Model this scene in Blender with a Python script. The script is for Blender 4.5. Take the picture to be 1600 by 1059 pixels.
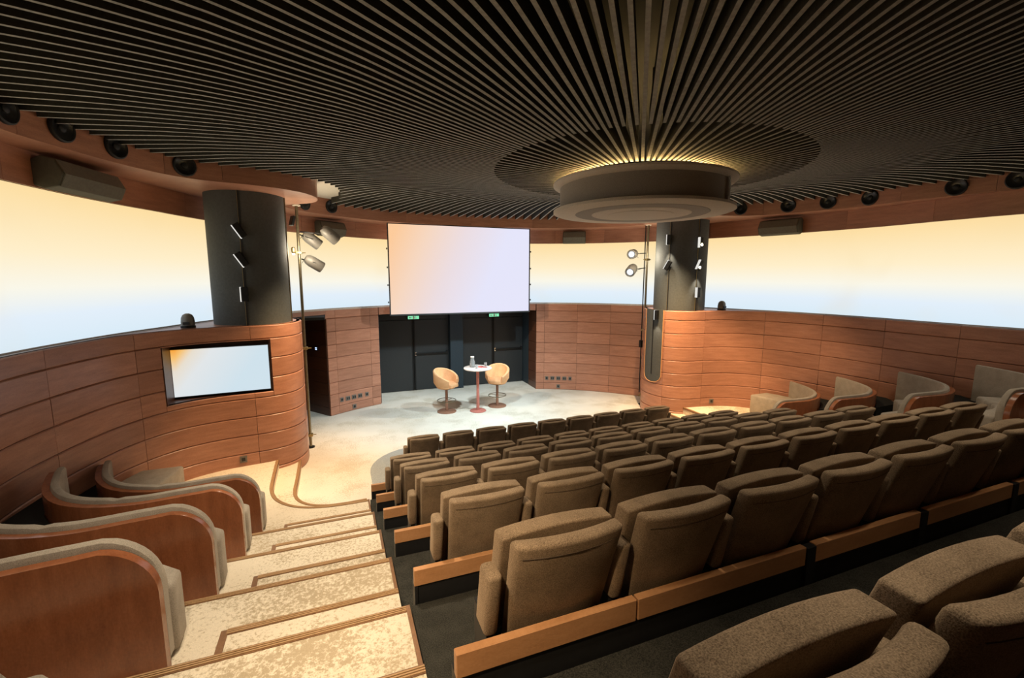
import bpy, bmesh, math, random
from mathutils import Vector, Matrix
random.seed(7)
for o in list(bpy.data.objects): bpy.data.objects.remove(o, do_unlink=True)
S = bpy.context.scene
COL = S.collection
R = math.radians
# ------------------------------------------------------------------ camera
cd = bpy.data.cameras.new('camera'); cam = bpy.data.objects.new('camera', cd); COL.objects.link(cam)
cd.sensor_fit = 'HORIZONTAL'; cd.sensor_width = 36.0; cd.lens = 704.8 / 1600 * 36
cd.clip_start = .05; cd.clip_end = 100
YAW, PITCH, ROLL = .372, .138, -.002
cam.location = (-3.356, -5.475, 3.3)
cam.rotation_mode = 'XYZ'
cam.matrix_world = (Matrix.Translation((-3.356, -5.475, 3.3)) @ Matrix.Rotation(-YAW, 4, 'Z')
                    @ Matrix.Rotation(math.pi / 2 - PITCH, 4, 'X') @ Matrix.Rotation(-ROLL, 4, 'Z'))
S.camera = cam
# ------------------------------------------------------------------ world, exposure, lamps
S.view_settings.view_transform = 'Standard'; S.view_settings.look = 'None'
S.view_settings.gamma = 1.0; S.view_settings.use_curve_mapping = False
EXP = .55
S.view_settings.exposure = EXP
w = bpy.data.worlds.new('world'); S.world = w; w.use_nodes = True
w.node_tree.nodes['Background'].inputs[0].default_value = (.5, .5, .5, 1)
w.node_tree.nodes['Background'].inputs[1].default_value = .02

def spot(name, loc, target, watts, col, size=60, blend=.6, rad=.05):
    l = bpy.data.lights.new(name, 'SPOT'); l.energy = watts; l.color = col
    l.spot_size = R(size); l.spot_blend = blend; l.shadow_soft_size = rad
    o = bpy.data.objects.new(name, l); COL.objects.link(o); o.location = loc
    o.rotation_euler = (Vector(target) - Vector(loc)).to_track_quat('-Z', 'Y').to_euler()
    return o
WARM = (1, .72, .42); SOFT = (1, .84, .62); COOL = (.86, .95, 1)
# spots added near the slats to brighten stage and aisles, without fixtures
def point(name, loc, watts, col, rad=.06):
    l = bpy.data.lights.new(name, 'POINT'); l.energy = watts; l.color = col; l.shadow_soft_size = rad
    o = bpy.data.objects.new(name, l); COL.objects.link(o); o.location = loc; return o
spot('stage_fill', (-1.6, 2.6, 4.55), (-1.1, 5.2, 0), 480, (.74, .93, 1), 84, .9, .1)  # added cool fill for the stage floor, no fixture modelled
spot('stage_fill', (1.2, 2.6, 4.55), (.7, 5.3, 0), 480, (.74, .93, 1), 84, .9, .1)
spot('fill_spot', (-3.0, 2.2, 4.55), (-3.8, 2.6, 0), 400, WARM, 70, .8)
spot('fill_spot', (-2.9, 1.5, 4.5), (-4.25, 2.65, .45), 280, (1, .58, .24), 50, .9)
spot('fill_spot', (2.6, 1.6, 4.5), (4.55, 2.55, .35), 420, (1, .58, .24), 52, .9)
spot('fill_spot', (-4.0, -5.2, 4.62), (-2.95, -3.5, 1.9), 260, WARM, 44, 1.)  # added near the camera to warm the left seat backs
spot('pole_spot', (3.42, 3.93, 3.80), (-2.9, 6.1, 1.1), 420, (1, .88, .74), 46, .8)
spot('pole_spot', (3.40, 3.92, 3.38), (-1.2, 5.2, 0), 200, (.80, .95, 1), 50, .8)
spot('pole_spot', (-3.48, 3.86, 3.84), (2.9, 5.8, 1.1), 420, (1, .80, .58), 50, .8)
spot('fill_spot', (-3.3, -.2, 4.5), (-3.6, .3, 0), 270, SOFT, 72, .8)
spot('fill_spot', (-3.4, -2.4, 4.5), (-3.75, -1.9, 0), 190, SOFT, 84, .8)
spot('fill_spot', (-3.9, -4.6, 4.6), (-4.3, -3.2, 1.2), 130, SOFT, 95, .8)
spot('fill_spot', (2.9, 2.2, 4.55), (3.7, 2.7, 0), 500, WARM, 74, .8)
spot('fill_spot', (3.6, .3, 4.55), (4.7, 1.3, 0), 330, WARM, 76, .8)
spot('fill_spot', (4.0, -2.2, 4.55), (4.6, -1.4, .5), 55, SOFT, 84, .8)
# fill spots added over the audience to light the seat tops, without fixtures
for x, y, z, wt in ((-1.9, 1.0, 4.42, 55), (.2, 1.2, 4.42, 55), (2.0, 1.0, 4.45, 60), (-2.1, -1.1, 4.36, 60), (1.9, -1.0, 4.38, 62),
                    (-1.7, -3.1, 4.40, 50), (.5, -3.0, 4.36, 55), (2.2, -2.9, 4.42, 52)):
    spot('audience_fill', (x, y, z), (x, y - .25, 0), wt, SOFT, 105, .8, .06)
for x in (-2.2, -.9, .6): spot('audience_fill', (x, -4.5, 4.5), (x, -5.15, 2.0), 62, SOFT, 62, .9, .06)
point('pole_bulb_fill', (-3.80, 3.30, 3.75), 26, SOFT, .15)
point('pole_bulb_fill', (3.45, 3.40, 3.75), 26, SOFT, .15)  # added to light the right canopy underside; no bulb on this pole

# ------------------------------------------------------------------ materials
MATS = {}
def principled(name, rough=.6, metal=0., spec=.4):
    m = bpy.data.materials.new(name); m.use_nodes = True
    b = m.node_tree.nodes['Principled BSDF']
    b.inputs['Roughness'].default_value = rough; b.inputs['Metallic'].default_value = metal
    b.inputs['Specular IOR Level'].default_value = spec
    MATS[name] = m
    return m, m.node_tree, b
def ramp(nt, stops, fac):
    r = nt.nodes.new('ShaderNodeValToRGB'); e = r.color_ramp.elements
    while len(e) < len(stops): e.new(.5)
    for k, (p, c) in enumerate(stops): e[k].position = p; e[k].color = (*c, 1)
    nt.links.new(fac, r.inputs[0]); return r.outputs[0]
def noise(nt, vec, scale, detail=4, rough=.55, sx=None):
    n = nt.nodes.new('ShaderNodeTexNoise'); n.inputs['Scale'].default_value = scale
    n.inputs['Detail'].default_value = detail; n.inputs['Roughness'].default_value = rough
    if sx:
        mp = nt.nodes.new('ShaderNodeMapping'); mp.inputs['Scale'].default_value = sx
        nt.links.new(vec, mp.inputs[0]); vec = mp.outputs[0]
    nt.links.new(vec, n.inputs['Vector']); return n.outputs['Fac']
def coords(nt, kind='Object'):
    return nt.nodes.new('ShaderNodeTexCoord').outputs[kind]
def worldpos(nt): return nt.nodes.new('ShaderNodeNewGeometry').outputs['Position']
def mixc(nt, f, a, b, mode='MIX'):
    m = nt.nodes.new('ShaderNodeMix'); m.data_type = 'RGBA'; m.blend_type = mode
    for sock, v in ((m.inputs['Factor'], f), (m.inputs[6], a), (m.inputs[7], b)):
        if hasattr(v, 'links'): nt.links.new(v, sock)
        elif isinstance(v, tuple): sock.default_value = (*v, 1)
        else: sock.default_value = v
    return m.outputs[2]
def mth(nt, op, a, b=None):
    m = nt.nodes.new('ShaderNodeMath'); m.operation = op
    for i, v in enumerate((a, b)):
        if v is None: continue
        if hasattr(v, 'links'): nt.links.new(v, m.inputs[i])
        else: m.inputs[i].default_value = v
    return m.outputs[0]
def bump(nt, b, h, strength=.2, dist=.01):
    n = nt.nodes.new('ShaderNodeBump'); n.inputs['Strength'].default_value = strength
    n.inputs['Distance'].default_value = dist
    nt.links.new(h, n.inputs['Height']); nt.links.new(n.outputs[0], b.inputs['Normal'])
def plain(name, col, rough=.6, metal=0., spec=.4, var=.12, scale=30):
    m, nt, b = principled(name, rough, metal, spec)
    f = noise(nt, worldpos(nt), scale, 3)
    lo = tuple(c * (1 - var) for c in col); hi = tuple(min(1, c * (1 + var)) for c in col)
    nt.links.new(ramp(nt, [(.3, lo), (.7, hi)], f), b.inputs['Base Color'])
    return m
def wood(name, dark, mid, light, rough=.38, sx=(1.2, 1.2, 9), spec=.45):
    m, nt, b = principled(name, rough, 0, spec)
    p = worldpos(nt)
    oi = nt.nodes.new('ShaderNodeObjectInfo')
    add = nt.nodes.new('ShaderNodeVectorMath'); add.operation = 'ADD'
    comb = nt.nodes.new('ShaderNodeCombineXYZ')
    k = mth(nt, 'MULTIPLY', oi.outputs['Random'], 37.0)
    for i in range(3): nt.links.new(k, comb.inputs[i])
    nt.links.new(p, add.inputs[0]); nt.links.new(comb.outputs[0], add.inputs[1]); v = add.outputs[0]
    f1 = noise(nt, v, 2.2, 5, .6, sx); f2 = noise(nt, v, 26, 3, .6, sx); f3 = noise(nt, v, 90, 2, .5)
    f = mth(nt, 'ADD', mth(nt, 'MULTIPLY', f1, .55), mth(nt, 'ADD', mth(nt, 'MULTIPLY', f2, .25), mth(nt, 'MULTIPLY', f3, .2)))
    c = ramp(nt, [(.3, dark), (.5, mid), (.72, light)], f)
    g = mth(nt, 'ADD', mth(nt, 'MULTIPLY', oi.outputs['Random'], .24), .88)
    cc = nt.nodes.new('ShaderNodeVectorMath'); cc.operation = 'SCALE'
    nt.links.new(c, cc.inputs[0]); nt.links.new(g, cc.inputs['Scale'])
    nt.links.new(cc.outputs[0], b.inputs['Base Color'])
    bump(nt, b, f2, .08, .004)
    return m
def fabric(name, lo, hi, scale=250, rough=.95):
    m, nt, b = principled(name, rough, 0, .15)
    v = worldpos(nt)
    f1 = noise(nt, v, scale, 2, .6); f2 = noise(nt, v, 9, 3)
    f = mth(nt, 'ADD', mth(nt, 'MULTIPLY', f1, .75), mth(nt, 'MULTIPLY', f2, .25))
    nt.links.new(ramp(nt, [(.36, lo), (.64, hi)], f), b.inputs['Base Color'])
    try:
        b.inputs['Sheen Weight'].default_value = .6; b.inputs['Sheen Roughness'].default_value = .5
        b.inputs['Sheen Tint'].default_value = (*hi, 1)
    except KeyError: pass
    bump(nt, b, f1, .35, .003)
    return m
def carpet(name, base, dark, amount=.5):
    m, nt, b = principled(name, .95, 0, .1)
    v = worldpos(nt)
    big = noise(nt, v, 1.3, 3, .6); med = noise(nt, v, 42, 6, .75); fine = noise(nt, v, 220, 2, .6)
    t = mth(nt, 'ADD', mth(nt, 'MULTIPLY', big, .7), med)                       # about .85 on average
    mask = ramp(nt, [(.44, (0, 0, 0)), (.56, (1, 1, 1))], mth(nt, 'ADD', mth(nt, 'SUBTRACT', t, .85), amount))
    lightc = ramp(nt, [(.3, tuple(c * .80 for c in base)), (.7, base)], fine)
    darkc = ramp(nt, [(.3, tuple(c * .8 for c in dark)), (.7, dark)], fine)
    soft = noise(nt, v, .55, 3, .5)
    lightc = mixc(nt, ramp(nt, [(.46, (0, 0, 0)), (.62, (.5, .5, .5))], soft), lightc, tuple(c * .66 for c in base))
    nt.links.new(mixc(nt, mask, lightc, darkc), b.inputs['Base Color'])
    bump(nt, b, fine, .3, .004)
    return m
def emitter(name, build, strength=1.):
    m = bpy.data.materials.new(name); m.use_nodes = True; nt = m.node_tree
    nt.nodes.remove(nt.nodes['Principled BSDF'])
    e = nt.nodes.new('ShaderNodeEmission'); e.inputs[1].default_value = strength
    c = build(nt)
    if isinstance(c, tuple): e.inputs[0].default_value = (*c, 1)
    else: nt.links.new(c, e.inputs[0])
    nt.links.new(e.outputs[0], nt.nodes['Material Output'].inputs[0]); MATS[name] = m
    return m
def lin(*c): return tuple(((v / 255 + .055) / 1.055) ** 2.4 if v > 10 else v / 255 / 12.92 for v in c)
def sep(nt, v):
    s = nt.nodes.new('ShaderNodeSeparateXYZ'); nt.links.new(v, s.inputs[0]); return s.outputs
def maprange(nt, v, a, b_):
    m = nt.nodes.new('ShaderNodeMapRange'); m.inputs[1].default_value = a; m.inputs[2].default_value = b_
    nt.links.new(v, m.inputs[0]); return m.outputs[0]

wood('wall_wood', (.275, .122, .074), (.385, .178, .112), (.50, .25, .16))
wood('dark_wood', (.05, .018, .010), (.075, .028, .014), (.10, .04, .02))
wood('sofa_wood', (.17, .052, .020), (.25, .082, .032), (.33, .12, .05), .22, (6, 6, 1.2), .6)
wood('rail_wood', (.42, .20, .085), (.52, .26, .115), (.62, .33, .16), .4, (2, 2, 9))
wood('nosing_rib', (.34, .20, .09), (.44, .27, .13), (.54, .34, .18), .45, (2, 2, 9))
wood('nosing_wood', (.13, .062, .028), (.19, .095, .045), (.26, .135, .065), .5, (2, 2, 9))
fabric('seat_fabric', (.11, .076, .048), (.34, .248, .163), 300)
fabric('sofa_fabric', (.20, .17, .135), (.40, .345, .28), 300)
fabric('stool_fabric', (.64, .32, .145), (.84, .50, .27), 200)
carpet('stage_carpet', (.82, .76, .66), (.60, .53, .42), .44)
carpet('aisle_carpet', (.80, .695, .54), (.48, .385, .26), .44)
fabric('row_carpet', (.012, .012, .010), (.05, .047, .038), 200)
plain('inlay_grey', (.32, .34, .34), .9, var=.15, scale=60)
plain('seam_brown', (.085, .06, .04), .9)
plain('joint_black', (.012, .009, .007), .9)
plain('soft_black', (.012, .012, .013), .55)
plain('door_black', (.026, .028, .029), .45)
plain('recess_blue', (.02, .032, .042), .6)
plain('column_fabric', (.070, .076, .076), .8)
plain('metal_black', (.02, .02, .02), .35, .6)
plain('metal_dark', (.22, .185, .12), .35, .8)
plain('brass', (.42, .33, .16), .35, .9)
plain('chrome', (.65, .65, .65), .2, 1.)
plain('lamp_grey', (.20, .19, .17), .5, .2)
plain('speaker_grey', (.075, .070, .052), .75)
plain('speaker_light', (.14, .13, .10), .75)
plain('cone_black', (.008, .008, .009), .3, spec=.6)
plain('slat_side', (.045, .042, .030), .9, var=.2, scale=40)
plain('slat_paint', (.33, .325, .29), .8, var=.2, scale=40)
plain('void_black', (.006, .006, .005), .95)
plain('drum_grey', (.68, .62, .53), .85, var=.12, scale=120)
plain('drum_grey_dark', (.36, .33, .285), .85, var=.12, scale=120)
plain('pale_plaster', (.72, .66, .54), .8, var=.04)
plain('ledge_grey', (.55, .50, .46), .6)
plain('frame_dark', (.035, .04, .045), .5)
plain('terracotta', (.50, .17, .13), .45)
plain('stool_metal', (.30, .15, .095), .4, .2)
plain('tabletop_white', (.78, .70, .66), .25, var=.1, scale=12)
plain('paper_red', (.55, .08, .07), .6)
plain('plate_grey', (.16, .14, .12), .5)
plain('socket_black', (.02, .02, .02), .4)
plain('white_plastic', (.8, .78, .74), .4)
m, nt, b = principled('clear_glass', .05, 0, .5); b.inputs['Transmission Weight'].default_value = .85
nt.links.new(ramp(nt, [(.3, (.80, .84, .86)), (.7, (.9, .93, .94))], noise(nt, worldpos(nt), 8)), b.inputs['Base Color'])
m, nt, b = principled('water', .02, 0, .5); b.inputs['Transmission Weight'].default_value = .9
b.inputs['Base Color'].default_value = (.85, .9, .92, 1)

def panorama(nt):
    p = worldpos(nt); z = sep(nt, p)[2]
    f = maprange(nt, z, 2.53, 4.22)
    c = ramp(nt, [(.0, lin(214, 232, 244)), (.20, lin(224, 236, 247)), (.38, lin(247, 244, 230)), (.60, lin(252, 236, 200)), (1., lin(250, 219, 160))], f)
    n = noise(nt, p, .8, 2)
    return mixc(nt, ramp(nt, [(.55, (0, 0, 0)), (.8, (.18, .18, .18))], n), c, lin(235, 205, 150))
emitter('panorama_image', panorama, 1.03 / 2 ** EXP)
def mainimg(nt):
    s = sep(nt, worldpos(nt))
    u = maprange(nt, s[0], -2.1, 1.6); v = maprange(nt, s[2], 2.37, 4.55)
    f = mth(nt, 'SUBTRACT', u, mth(nt, 'MULTIPLY', v, .28))
    return ramp(nt, [(.0, lin(244, 196, 150)), (.22, lin(238, 208, 186)), (.48, lin(228, 214, 218)), (.8, lin(222, 222, 242))], mth(nt, 'ADD', f, .22))
emitter('main_image', mainimg, 1.08 / 2 ** EXP)
def tvimg(nt):
    s = sep(nt, worldpos(nt))
    u = maprange(nt, s[0], -5.6, -4.4); v = maprange(nt, s[2], 1.53, 2.24)
    f = mth(nt, 'ADD', u, mth(nt, 'MULTIPLY', mth(nt, 'SUBTRACT', 1.0, v), .45))
    return ramp(nt, [(.0, lin(248, 160, 40)), (.10, lin(246, 196, 120)), (.22, lin(232, 222, 206)), (.42, lin(226, 230, 232)), (1., lin(208, 226, 236))], f)
emitter('tv_image', tvimg, 1.0 / 2 ** EXP)
emitter('cove_glow', lambda nt: (1, .66, .26), 45.)
emitter('lamp_glow', lambda nt: (1, .80, .50), 14.)
emitter('lens_glow', lambda nt: (.80, .88, 1.), 1.0)
emitter('strip_glow', lambda nt: (1, .97, .90), .55)
emitter('exit_green', lambda nt: (.22, .75, .42), .8)
emitter('status_led', lambda nt: (.45, .6, 1.), 1.5)

# ------------------------------------------------------------------ mesh helpers
def link(name, me, mat=None, parent=None):
    o = bpy.data.objects.new(name, me); COL.objects.link(o)
    if mat and me is not None and not me.materials: me.materials.append(MATS[mat])
    if parent: o.parent = parent
    return o
def mesh(name, V, F, mat, parent=None, smooth=False):
    me = bpy.data.meshes.new(name); me.from_pydata([tuple(v) for v in V], [], F); me.validate(); me.update()
    bm = bmesh.new(); bm.from_mesh(me); bmesh.ops.recalc_face_normals(bm, faces=bm.faces); bm.to_mesh(me); bm.free()
    if smooth:
        for p in me.polygons: p.use_smooth = True
    return link(name, me, mat, parent)
def empty(name, loc=(0, 0, 0), rz=0.):
    o = bpy.data.objects.new(name, None); COL.objects.link(o); o.location = loc; o.rotation_euler = (0, 0, rz)
    o.empty_display_size = .1; return o
def tag(o, label=None, cat=None, group=None, kind=None):
    if label: o['label'] = label
    if cat: o['category'] = cat
    if group: o['group'] = group
    if kind: o['kind'] = kind
    return o
class MB:
    def __init__(s): s.V = []; s.F = []
    def add(s, V, F):
        n = len(s.V); s.V += [tuple(v) for v in V]; s.F += [tuple(i + n for i in f) for f in F]; return s
    def box(s, x0, x1, y0, y1, z0, z1):
        V = [(x, y, z) for z in (z0, z1) for y in (y0, y1) for x in (x0, x1)]
        return s.add(V, [(0, 1, 3, 2), (4, 6, 7, 5), (0, 4, 5, 1), (2, 3, 7, 6), (0, 2, 6, 4), (1, 5, 7, 3)])
    def lathe(s, prof, c=(0, 0, 0), n=32, axis=None):
        """prof: list of (r, h); about z, or about `axis`"""
        M = Matrix.Identity(3) if axis is None else Vector(axis).normalized().to_track_quat('Z', 'Y').to_matrix()
        V = []; F = []
        for r, h in prof:
            for k in range(n):
                a = 2 * math.pi * k / n; V.append(tuple(M @ Vector((r * math.cos(a), r * math.sin(a), h)) + Vector(c)))
        m_ = len(prof)
        for i in range(m_ - 1):
            for k in range(n):
                F.append((i * n + k, i * n + (k + 1) % n, (i + 1) * n + (k + 1) % n, (i + 1) * n + k))
        F.append(tuple(range(n))[::-1]); F.append(tuple((m_ - 1) * n + k for k in range(n)))
        return s.add(V, F)
    def tube(s, p0, p1, r0, r1=None, n=12):
        p0 = Vector(p0); p1 = Vector(p1); L = (p1 - p0).length
        return s.lathe([(r0, 0), (r0 if r1 is None else r1, L)], p0, n, p1 - p0)
    def sweep(s, path, prof, closed=False, cap=True, scale=None):
        """path: list of (x, y, z) in a mostly horizontal plane; prof: (offset to the left of travel, up)"""
        N = len(path); m_ = len(prof); V = []
        for i, p in enumerate(path):
            a = path[i - 1] if (i > 0 or closed) else p; c = path[(i + 1) % N] if (i < N - 1 or closed) else p
            t = Vector((c[0] - a[0], c[1] - a[1], 0)); t = t.normalized() if t.length > 1e-9 else Vector((1, 0, 0))
            nl = Vector((-t.y, t.x, 0)); k = scale[i] if scale else 1
            for (d, h) in prof: V.append((p[0] + nl.x * d, p[1] + nl.y * d, p[2] + h * k))
        F = []
        for i in range(N if closed else N - 1):
            for j in range(m_):
                a = i * m_ + j; b_ = i * m_ + (j + 1) % m_; j2 = (i + 1) % N
                F.append((a, b_, j2 * m_ + (j + 1) % m_, j2 * m_ + j))
        if cap and not closed: F.append(tuple(range(m_))[::-1]); F.append(tuple((N - 1) * m_ + j for j in range(m_)))
        return s.add(V, F)
    def torus(s, c, r, t, n=32, m_=8):
        V = []; F = []
        for i in range(n):
            a = 2 * math.pi * i / n
            for j in range(m_):
                b_ = 2 * math.pi * j / m_; q = r + t * math.cos(b_)
                V.append((c[0] + q * math.cos(a), c[1] + q * math.sin(a), c[2] + t * math.sin(b_)))
        for i in range(n):
            for j in range(m_):
                F.append((i * m_ + j, ((i + 1) % n) * m_ + j, ((i + 1) % n) * m_ + (j + 1) % m_, i * m_ + (j + 1) % m_))
        return s.add(V, F)
    def prism(s, poly, z0, z1):
        n = len(poly); V = [(x, y, z0) for x, y in poly] + [(x, y, z1) for x, y in poly]
        return s.add(V, [tuple(range(n))[::-1], tuple(range(n, 2 * n))] + [(i, (i + 1) % n, n + (i + 1) % n, n + i) for i in range(n)])
    def build(s, name, mat, parent=None, smooth=False, bevel=0, seg=2, angle=None):
        o = mesh(name, s.V, s.F, mat, parent, smooth)
        if bevel:
            bm = bmesh.new(); bm.from_mesh(o.data)
            ed = [e for e in bm.edges if len(e.link_faces) == 2 and e.calc_face_angle(0) > (angle or .6)]
            bmesh.ops.bevel(bm, geom=ed, offset=bevel, segments=seg, profile=.5, affect='EDGES', clamp_overlap=True)
            bm.to_mesh(o.data); bm.free()
        if smooth:
            for p in o.data.polygons: p.use_smooth = True
            try: o.data.set_sharp_from_angle(angle=R(40))
            except Exception: pass
        return o
def copy_tree(o, parent=None):
    c = o.copy(); COL.objects.link(c); c.parent = parent
    for ch in list(o.children): copy_tree(ch, c)
    return c

def catmull(pts, n=8, closed=False):
    out = []; N = len(pts)
    for i in (range(N) if closed else range(N - 1)):
        p1 = pts[i]; p2 = pts[(i + 1) % N]
        p0 = pts[i - 1] if (i > 0 or closed) else (2 * p1[0] - p2[0], 2 * p1[1] - p2[1])
        p3 = pts[(i + 2) % N] if (i + 2 < N or closed) else (2 * p2[0] - p1[0], 2 * p2[1] - p1[1])
        for k in range(n):
            t = k / n
            out.append(tuple(.5 * ((2 * b) + (-a + c) * t + (2 * a - 5 * b + 4 * c - d) * t * t + (-a + 3 * b - 3 * c + d) * t ** 3)
                             for a, b, c, d in zip(p0, p1, p2, p3)))
    if not closed: out.append(tuple(pts[-1]))
    return out
class Curve:
    """plan polyline with arc length; `left` is the side facing the room"""
    def __init__(s, pts):
        s.p = pts; s.s = [0.]
        for a, b in zip(pts, pts[1:]): s.s.append(s.s[-1] + math.hypot(b[0] - a[0], b[1] - a[1]))
        s.L = s.s[-1]
    def at(s, d):
        d = min(max(d, 0), s.L - 1e-9)
        lo, hi = 0, len(s.s) - 1
        while hi - lo > 1:
            m_ = (lo + hi) // 2
            if s.s[m_] <= d: lo = m_
            else: hi = m_
        a, b = s.p[lo], s.p[lo + 1]; L = s.s[lo + 1] - s.s[lo]; t = (d - s.s[lo]) / L
        return (a[0] + (b[0] - a[0]) * t, a[1] + (b[1] - a[1]) * t)
    def tan(s, d):
        a = s.at(d - .04); b = s.at(d + .04); v = Vector((b[0] - a[0], b[1] - a[1])); return v.normalized()
    def off(s, d, o):
        p = s.at(d); t = s.tan(d); return (p[0] - t.y * o * s.sgn, p[1] + t.x * o * s.sgn)
    sgn = 1
    def near(s, xy):
        best = min(range(len(s.p)), key=lambda i: (s.p[i][0] - xy[0]) ** 2 + (s.p[i][1] - xy[1]) ** 2)
        r = [(best and s.s[best - 1]), s.s[min(best + 1, len(s.p) - 1)]]
        k = min((r[0] + (r[1] - r[0]) * j / 40 for j in range(41)), key=lambda d: (s.at(d)[0] - xy[0]) ** 2 + (s.at(d)[1] - xy[1]) ** 2)
        return k
def slab(cv, s0, s1, z0, z1, o0, o1, step=.12):
    """curved slab between arc lengths, heights and offsets into the room"""
    n = max(1, int(abs(s1 - s0) / step)); V = []; F = []
    for i in range(n + 1):
        d = s0 + (s1 - s0) * i / n
        a = cv.off(d, o0); b = cv.off(d, o1)
        V += [(*a, z0), (*b, z0), (*b, z1), (*a, z1)]
    for i in range(n):
        a = 4 * i; c = a + 4
        for j in range(4): F.append((a + j, a + (j + 1) % 4, c + (j + 1) % 4, c + j))
    F += [(0, 3, 2, 1), (4 * n, 4 * n + 1, 4 * n + 2, 4 * n + 3)]
    return V, F
def cslab(cv, s0, s1, z0, z1, o0, o1, step=.12, c=.012):
    """curved panel with chamfered long edges"""
    n = max(1, int(abs(s1 - s0) / step)); V = []; F = []
    for i in range(n + 1):
        d = s0 + (s1 - s0) * i / n
        a = cv.off(d, o0); b = cv.off(d, o1); m_ = cv.off(d, o1 - c)
        V += [(*a, z0), (*m_, z0), (*b, z0 + c), (*b, z1 - c), (*m_, z1), (*a, z1)]
    for i in range(n):
        a = 6 * i; e = a + 6
        for j in range(6): F.append((a + j, a + (j + 1) % 6, e + (j + 1) % 6, e + j))
    F += [(0, 5, 4, 3, 2, 1), tuple(6 * n + j for j in range(6))]
    return V, F
COURSES = [0., .20, .50, .79, 1.085, 1.385, 1.695, 2.01, 2.32, 2.533]
def cutrects(rect, holes):
    rs = [rect]
    for (hs0, hs1, hz0, hz1) in holes:
        out = []
        for (a, b, c, d) in rs:
            if hs1 <= a or hs0 >= b or hz1 <= c or hz0 >= d: out.append((a, b, c, d)); continue
            if a < hs0: out.append((a, hs0, c, d))
            if b > hs1: out.append((hs1, b, c, d))
            a2, b2 = max(a, hs0), min(b, hs1)
            if c < hz0: out.append((a2, b2, c, hz0))
            if d > hz1: out.append((a2, b2, hz1, d))
        rs = out
    return rs
def panel_wall(name, cv, joints, courses, mat='wall_wood', holes=(), back=True, label=None, zmin=None):
    """backing wall with separate proud panels in courses"""
    V = []; F = []
    s0, s1 = joints[0], joints[-1]
    mb = MB()
    for r in cutrects((s0, s1, courses[0], courses[-1]), holes): mb.add(*slab(cv, r[0], r[1], r[2], r[3], -.06, -.004))
    wl = mb.build(name, 'joint_black'); tag(wl, label, kind='structure')
    g = .0025
    for a, b in zip(joints, joints[1:]):
        for c, d in zip(courses, courses[1:]):
            for r in cutrects((a, b, c, d), holes):
                if r[1] - r[0] < .02 or r[3] - r[2] < .02: continue
                t = .016 + random.uniform(-.002, .002)
                pb = MB().add(*cslab(cv, r[0] + g, r[1] - g, r[2] + g, r[3] - g, -.004, t))
                pb.build('panel', mat, wl, smooth=True)
    return wl
AX = -.17
PSI = [-90, -60, -35, -20, -14, -8, 0, 10, 25, 35, 45, 60, 75, 90]
RAD = [6.95, 6.95, 6.9, 6.65, 6.36, 6.22, 6.2, 6.13, 6.1, 6.25, 6.5, 6.7, 6.8, 6.8]
def wr(p):
    for i in range(len(PSI) - 1):
        if p <= PSI[i + 1]: return RAD[i] + (RAD[i + 1] - RAD[i]) * (p - PSI[i]) / (PSI[i + 1] - PSI[i])
    return RAD[-1]
def W(side, p, off=0.):
    r = wr(p) - off; return (AX + side * r * math.cos(R(p)), r * math.sin(R(p)))
def mx(pts): return [(2 * AX - x, y) for x, y in pts]
ZL, ZB, ZS = 2.533, 4.216, 4.57          # ledge, band, soffit heights

# ------------------------------------------------------------------ floors and tiers
H = .302; PITCH_ROW = .94
def AY(k): return .577 - PITCH_ROW * (k - 2)     # front edge of the platform of row k
def ZK(k): return H * (k - 1)
XL, XR = -3.08, 2 * AX + 3.08 + .09              # aisle edges
XR = 2.83
fl = MB().add([(-8.5, -8, 0), (8.5, -8, 0), (8.5, 9, 0), (-8.5, 9, 0), (-8.5, -8, -.1), (8.5, -8, -.1), (8.5, 9, -.1), (-8.5, 9, -.1)],
              [(0, 1, 2, 3), (7, 6, 5, 4), (0, 4, 5, 1), (1, 5, 6, 2), (2, 6, 7, 3), (3, 7, 4, 0)]).build('floor', 'stage_carpet')
tag(fl, 'mottled cream carpet of the stage', kind='structure')
# grey inlay round the front row
il = []
for k in range(9): a = R(180 - 90 * k / 8); il.append((-2.0 + .95 * math.cos(a), 2.15 + .95 * math.sin(a)))
for k in range(9): a = R(90 - 90 * k / 8); il.append((1.75 + .95 * math.cos(a), 2.15 + .95 * math.sin(a)))
il += [(2.7, .5), (-2.95, .5)]
o = MB().prism(il, .0, .006).build('floor_inlay', 'inlay_grey'); tag(o, 'smooth grey floor with a rounded corner under the front row', kind='structure')

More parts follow.
